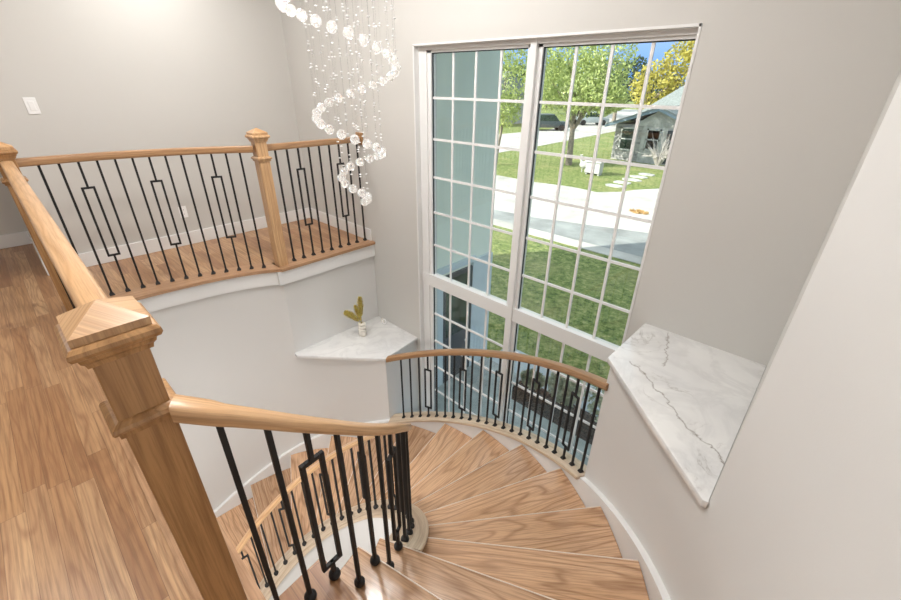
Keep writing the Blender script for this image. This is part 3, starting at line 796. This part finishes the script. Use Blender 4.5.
tree(-14.0, 26.7, -.1, 3.4, [(-14.3, 26.5, 2.2, 2.2, 2.0, 2.6), (-12.9, 26.9, 1.6, 1.8, 1.7, 1.9), (-15.9, 26.4, 1.9, 1.6, 1.6, 1.9), (-13.6, 25.9, 1.1, 1.9, 1.5, 1.1), (-12.6, 27.2, 3.0, 1.6, 1.6, 1.6), (-15.4, 27.0, 3.6, 1.9, 1.8, 1.7), (-12.0, 26.8, .9, 1.2, 1.2, .9)],
     M['leaf1'], 'leafy green street tree with forked pale trunk beyond the street', 1500, .11, .23, 5)
tree(-17.4, 23.0, .5, 3.0, [(-16.4, 22.4, 1.6, 1.1, 1.2, 2.0), (-16.6, 22.6, .2, 1.0, 1.1, 1.1), (-16.6, 22.9, 3.3, 1.2, 1.2, 1.4)],
     M['leaf1'], 'slender green tree seen through the left window unit', 1100, .10, .13, 9)
tree(-20.5, 56, .2, 4.4, [(-19.6, 56, 1.5, 3.0, 2.5, 3.0), (-17.0, 57, 3.5, 3.0, 2.5, 3.4), (-15.0, 57, 5.0, 3.0, 2.5, 4.0)],
     M['leaf3'], 'golden yellow tree rising behind the neighbouring roof', 1700, .24, .3, 14)
tree(-26.5, 62, 0, 4.2, [(-25.0, 62, 2.4, 2.6, 2.4, 2.8), (-28.5, 62, 2.0, 3.2, 2.6, 2.9), (-22.4, 64, .8, 2.6, 2.4, 2.2)],
     M['leaf2'], 'dark distant tree against the blue patch of sky', 1300, .26, .3, 17)
tree(-36.0, 70, 0, 4.4, [(-36.0, 70, 3.2, 4.0, 2.6, 3.2), (-41.5, 72, 2.2, 3.6, 2.6, 3.4), (-47, 74, 2.6, 4, 3, 3.6)],
     M['leaf1'], 'broad distant green tree beyond the parked cars', 700, .42, .3, 23)
tree(-56.0, 92, 0, 4.4, [(-56, 92, 2.2, 6.0, 3, 4.0), (-66, 92, 2.2, 6, 3, 4.0), (-46, 95, 1.8, 5, 3, 3.6)],
     M['leaf2'], 'row of dark distant foliage along the horizon', 700, .6, .4, 29)

# distant pale house seen left of the slender tree
t = empty('distant_house', (-40, 46, G), 'pale distant house at the far left beyond the street', 'house')
MB().box((-47, 44, G), (-36, 54, G+3.6)).build('wall', M['stone'], t, (-40, 46, G), smooth=0)
MB().sweep([[(-47.6, 43.4, G+3.6), (-47.6, 54.6, G+3.6), (-47.6, 49, G+6.4)], [(-35.4, 43.4, G+3.6), (-35.4, 54.6, G+3.6), (-35.4, 49, G+6.4)]]).build('roof', M['shingle'], t, (-40, 49, G+3.6), smooth=0)
for x in (-45, -41, -38): MB().box((x, 43.95, G+1.1), (x+1.1, 44.02, G+2.5)).build('window', M['doorglass'], t, (x, 44, G+1.1), smooth=0)

# neighbour's house
nh = empty('neighbour_house', (-10.6, 31.5, G), 'grey brick bungalow with pale gable and grey shingle roof across the street', 'house')
EZ = -.78
b = MB()
b.box((-13.2, 31.5, G), (-4.0, 41.8, EZ))
b.build('brick_wall', M['nbrick'], nh, (-13.2, 31.5, G), smooth=0)
b = MB(); b.sweep([[(-12.0, 31.42, EZ-.05), (-7.6, 31.42, EZ-.05), (-10.2, 31.42, .30)], [(-12.0, 31.52, EZ-.05), (-7.6, 31.52, EZ-.05), (-10.2, 31.52, .30)]])
b.box((-11.25, 31.42, G), (-7.0, 31.5, EZ-.04))
b.build('gable_wall', M['stone'], nh, (-10.3, 31.45, EZ), smooth=0)
b = MB()
def slabroof(mb, a, b_, c, d, th=.12):
    mb.add([a, b_, c, d] + [(q[0], q[1], q[2]-th) for q in (a, b_, c, d)], [(0, 1, 2, 3), (7, 6, 5, 4), (0, 4, 5, 1), (1, 5, 6, 2), (2, 6, 7, 3), (3, 7, 4, 0)])
slabroof(b, (-13.75, 30.95, EZ), (-10.3, 30.95, .42), (-10.3, 37, .42), (-13.75, 37, EZ))
slabroof(b, (-10.3, 30.95, .42), (-7.3, 30.95, EZ+.02), (-7.3, 37, EZ+.02), (-10.3, 37, .42))
slabroof(b, (-13.4, 33.6, -.6), (2, 33.6, -.6), (2, 38.5, 2.5), (-10.2, 38.5, 2.5))
slabroof(b, (-13.4, 33.6, -.6), (-10.2, 38.5, 2.5), (-10.2, 38.6, 2.5), (-13.4, 43.5, -.6))
slabroof(b, (2, 43.5, -.6), (-13.4, 43.5, -.6), (-10.2, 38.6, 2.5), (2, 38.6, 2.5))
b.build('roof', M['shingle'], nh, (-10.3, 31, EZ), smooth=0)
b = MB(); slabroof(b, (-13.8, 30.90, EZ-.10), (-10.3, 30.90, .31), (-10.3, 30.98, .31), (-13.8, 30.98, EZ-.10), .16); slabroof(b, (-10.3, 30.90, .31), (-7.25, 30.90, EZ-.08), (-7.25, 30.98, EZ-.08), (-10.3, 30.98, .31), .16)
b.build('gable_fascia', M['bluefas'], nh, (-13.8, 30.9, EZ), smooth=0)
for (x0, x1, z0, z1) in ((-12.75, -11.75, -2.5, -.97), (-10.95, -10.0, -2.35, -.97)):
    wf = MB(); y = 31.38
    wf.box((x0, y, z0), (x0+.1, y+.08, z1)); wf.box((x1-.1, y, z0), (x1, y+.08, z1)); wf.box((x0, y, z0), (x1, y+.08, z0+.1)); wf.box((x0, y, z1-.1), (x1, y+.08, z1)); wf.box((x0, y, (z0+z1)/2-.04), (x1, y+.08, (z0+z1)/2+.04))
    o = wf.build('window', M['white'], nh, (x0, y, z0), smooth=0)
    MB().box((x0+.08, y+.04, z0+.08), (x1-.08, y+.07, z1-.08)).build('glazing', M['doorglass'], o, (x0, y, z0), smooth=0)
MB().box((-9.6, 31.36, G+.1), (-8.75, 31.44, -1.0)).build('door', M['darkdoor'], nh, (-9.6, 31.36, G), smooth=0)

# wing of this house
wg = empty('house_wing', (-4.0, 5.3, G), 'sage coloured wing wall just outside the left of the window', 'house wing')
MB().box((-10.2, 2.78, G), (-4.0, 5.30, 3.6)).build('siding', M['siding'], wg, (-4.0, 5.3, G), smooth=0)
b = MB(); b.box((-4.005, 3.75, -1.03), (-3.94, 4.86, -.94)); b.box((-4.005, 4.80, G+.08), (-3.95, 5.31, -1.0)); b.box((-4.005, 3.9, G+.08), (-3.95, 4.10, -1.0))
b.build('door_surround', M['bluetrim'], wg, (-4.0, 4.8, G), bevel=.004, smooth=0)
dd = MB().box((-4.0, 4.10, G+.08), (-3.96, 4.80, -1.10)).build('door', M['darkdoor'], wg, (-4.0, 4.1, G), smooth=0)
MB().box((-3.962, 4.17, -2.22), (-3.955, 4.70, -1.17)).build('door_glazing', M['doorglass'], dd, (-3.96, 4.17, -2.2), smooth=0)
MB().tube([(-3.95, 4.66, -2.42), (-3.91, 4.66, -2.42), (-3.91, 4.58, -2.42)], .012, 8).build('door_handle', M['chrome'], dd, (-3.95, 4.66, -2.42))
b = MB(); b.sweep([[(-10.8, -8, 3.3), (-10.8, 5.7, 3.3), (-10.8, -1, 5.4)], [(4.0, -8, 3.3), (4.0, 5.7, 3.3), (4.0, -1, 5.4)]])
b.v = [v for v in b.v]
tag(b.build('house_roof', M['shingle'], None, (0, 0, 3.3), smooth=0), 'grey shingled roof of this house above the stair hall', 'roof')

# shrubs in the bed
for i, (x, y, h, r) in enumerate(((-2.18, 5.12, .62, .32), (-1.42, 5.14, .74, .40), (-.62, 5.12, .66, .36), (-2.78, 5.1, .28, .22))):
    lab = ('variegated shrub in the bed, left of the tallest one', 'tallest variegated shrub in the planting bed', 'variegated shrub at the right end of the planting bed', 'smallest low plant at the left end of the bed')[i]
    t = empty('shrub', (x, y, G+.065), lab, 'shrub', 'shrubs in the planting bed')
    b = MB(); rr = random.Random(i)
    for k in range(7):
        a = rr.uniform(0, 6.3); b.tube([(x, y, G+.062), (x+math.cos(a)*r*.3, y+math.sin(a)*r*.3, G+h*.5), (x+math.cos(a)*r*.7, y+math.sin(a)*r*.7, G+h*.9)], [.010, .007, .004], 5)
    b.build('stem', M['bark'], t, (x, y, G+.065))
    b = MB(); leaves(b, (x, y, G+.13+h*.5), (r, r*.8, h*.5), 1300, .040, 50+i, shell=.2); b.build('foliage', M['leaf4'], t, (x, y, G+.1), smooth=0)

# bare pale bush before the neighbour's gable
t = empty('bare_bush', (-9.2, 29.6, G), 'pale leafless bush in front of the neighbouring house', 'bush')
b = MB(); rr = random.Random(4)
for k in range(46):
    a = rr.uniform(0, 6.3); l = rr.uniform(.5, 1.25); e0 = Vector((-9.2+math.cos(a)*l, 29.6+math.sin(a)*l*.6, G+rr.uniform(.6, 2.0))); m0 = Vector((-9.2+math.cos(a)*l*.35, 29.6+math.sin(a)*l*.3, G+e0.z*0+.8))
    b.tube([(-9.2, 29.6, G), tuple(m0), tuple(e0)], [.035, .028, .012], 4)
    for q in range(2): b.tube([tuple(m0.lerp(e0, .4)), tuple(e0+Vector((rr.uniform(-.5, .5), rr.uniform(-.3, .3), rr.uniform(-.2, .4))))], [.018, .008], 4)
b.build('branches', M['twig'], t, (-9.2, 29.6, G), smooth=0)
# lawn ornaments
t = empty('lawn_ornament', (-12.0, 24.9, G), 'white goose shaped lawn ornament by the far tree', 'ornament')
b = MB(); b.ico((-12.0, 24.9, G+.45), .28, 2, (1.1, .8, .8)); b.build('body', M['white'], t, (-12, 24.9, G+.4), smooth=60)
MB().tube([(-12.15, 24.9, G+.55), (-12.28, 24.9, G+.85), (-12.22, 24.9, G+1.0), (-12.36, 24.9, G+.98)], [.10, .07, .08, .03], 8).build('neck', M['white'], t, (-12.15, 24.9, G+.5), smooth=60)
for dx in (-.1, .1): MB().tube([(-12.0+dx, 24.9, G), (-12.0+dx, 24.9, G+.3)], .03, 6).build('leg', M['white'], t, (-12.0+dx, 24.9, G))
t = empty('white_planter_box', (-11.2, 24.7, G), 'white box shaped planter on the far lawn beside the ornament', 'planter')
MB().box((-11.65, 24.4, G+.1), (-10.75, 24.9, G+.72)).build('body', M['white'], t, (-11.2, 24.7, G), bevel=.03, smooth=0)
MB().box((-11.72, 24.33, G+.72), (-10.68, 24.97, G+.80)).build('lid', M['white'], t, (-11.2, 24.7, G+.72), bevel=.015, smooth=0)
for dx in (-.38, .38): MB().box((-11.24+dx, 24.45, G), (-11.16+dx, 24.85, G+.1)).build('foot', M['white'], t, (-11.2+dx, 24.7, G), smooth=0)
rr = random.Random(6)
stn = ('stepping stone nearest the street on the far lawn', 'second stepping stone from the street', 'third stepping stone from the street', 'fourth stepping stone from the street', 'stepping stone nearest the neighbouring house')
for i in range(5):
    x, y = -8.9+i*.0-.05*(i % 2), 22.4+i*1.15
    pl = [(x+.55*math.cos(a)*rr.uniform(.8, 1.1), y+.36*math.sin(a)*rr.uniform(.8, 1.1)) for a in [k*PI/4 for k in range(8)]]
    tag(MB().prism(pl, G-.02, G+.05).build('stepping_stone', M['stone'], None, (x, y, G), smooth=0), stn[i], 'stone', 'stepping stones')

# parked vehicles
def car(x, y, ang, L, H, W, paint, label, name):
    t = empty(name, (x, y, G+.02), label, 'vehicle'); c, s = math.cos(ang), math.sin(ang)
    def tr(px, py, pz): return (x+c*px-s*py, y+s*px+c*py, G+.02+pz)
    pr_ = [(-L/2, .35), (L/2, .35), (L/2, .75), (L/2-.15, .95), (L*.26, 1.02), (L*.12, H), (-L*.22, H), (-L*.32, 1.08), (-L/2, 1.05)]
    rings = [[tr(px, w_, pz) for px, pz in pr_] for w_ in (-W/2, W/2)]
    MB().sweep(rings).build('body', paint, t, (x, y, G), bevel=.05, smooth=40)
    gl = [(L*.23, 1.05), (L*.115, H-.08), (-L*.21, H-.08), (-L*.29, 1.1)]
    MB().sweep([[tr(px, w_, pz) for px, pz in gl] for w_ in (-W/2-.01, W/2+.01)]).build('windows', M['doorglass'], t, (x, y, G+1), smooth=0)
    for wx in (-L*.31, L*.31):
        for wy in (-W/2+.05, W/2-.05):
            pts = [tr(wx, wy-.12, .36), tr(wx, wy+.12, .36)]; MB().tube(pts, .36, 18).build('wheel', M['tyre'], t, pts[0], smooth=40)
car(-28.2, 47.0, R(48), 5.0, 1.8, 1.9, M['carp'], 'dark pickup parked beyond the side road, behind tree foliage', 'pickup_truck')
car(-28.3, 58.6, R(50), 4.6, 1.7, 1.8, M['carl'], 'light grey car parked to the right of the dark pickup', 'car')


car(-1.35, 13.35, 0, 4.6, 1.5, 1.75, M['white'], 'white car parked on the street at the right edge of the window', 'car')
b = MB(); leaves(b, (-5.9, 18.0, G+.06), (.42, .3, .05), 150, .07, 77, shell=0)
tag(b.build('leaf_litter', M['leaf5'], smooth=0), 'small heap of orange fallen leaves on the street', 'leaves', kind='stuff')
# ------------------------------------------------------------------ sky, sun, camera
wd = bpy.data.worlds.new('sky'); bpy.context.scene.world = wd; wd.use_nodes = True
nt = wd.node_tree; nt.nodes.clear()
out = nt.nodes.new('ShaderNodeOutputWorld'); bg = nt.nodes.new('ShaderNodeBackground')
tc = nt.nodes.new('ShaderNodeTexCoord'); sp = nt.nodes.new('ShaderNodeSeparateXYZ'); rp = nt.nodes.new('ShaderNodeValToRGB')
nt.links.new(tc.outputs['Generated'], sp.inputs[0]); nt.links.new(sp.outputs[2], rp.inputs[0])
e = rp.color_ramp.elements; e[0].position = 0; e[0].color = (.10, .32, .82, 1); e[1].position = .25; e[1].color = (.80, .90, 1.0, 1)
nt.links.new(rp.outputs[0], bg.inputs[0]); bg.inputs[1].default_value = 1.25
nt.links.new(bg.outputs[0], out.inputs[0])
S = bpy.data.lights.new('sun', 'SUN'); S.energy = 7.5; S.angle = R(.6); S.color = (1, .95, .86)
so = bpy.data.objects.new('sun', S); COL.objects.link(so)
sd = Vector((.55*math.cos(R(28)), .84*math.cos(R(28)), -math.sin(R(28))))
so.rotation_euler = sd.to_track_quat('-Z', 'Y').to_euler()

f_px, pitch, roll, yaw = 412.6, 27.52, .8, 42.8
cam = bpy.data.cameras.new('camera'); co = bpy.data.objects.new('camera', cam); COL.objects.link(co)
cam.sensor_fit = 'HORIZONTAL'; cam.sensor_width = 36; cam.lens = f_px*36/901; cam.clip_start = .02; cam.clip_end = 600
pi_, ya = R(pitch), R(yaw)
fw = Vector((-math.sin(ya)*math.cos(pi_), math.cos(ya)*math.cos(pi_), -math.sin(pi_)))
rg = Vector((math.cos(ya), math.sin(ya), 0)); up = rg.cross(fw)
r2 = math.cos(R(roll))*rg + math.sin(R(roll))*up; u2 = -math.sin(R(roll))*rg + math.cos(R(roll))*up
co.matrix_world = Matrix(((r2.x, u2.x, -fw.x, 0), (r2.y, u2.y, -fw.y, 0), (r2.z, u2.z, -fw.z, 1.5), (0, 0, 0, 1)))
sc = bpy.context.scene; sc.camera = co
sc.view_settings.view_transform = 'Standard'; sc.view_settings.look = 'None'
sc.view_settings.exposure = .25; sc.view_settings.gamma = 1; sc.view_settings.use_curve_mapping = False
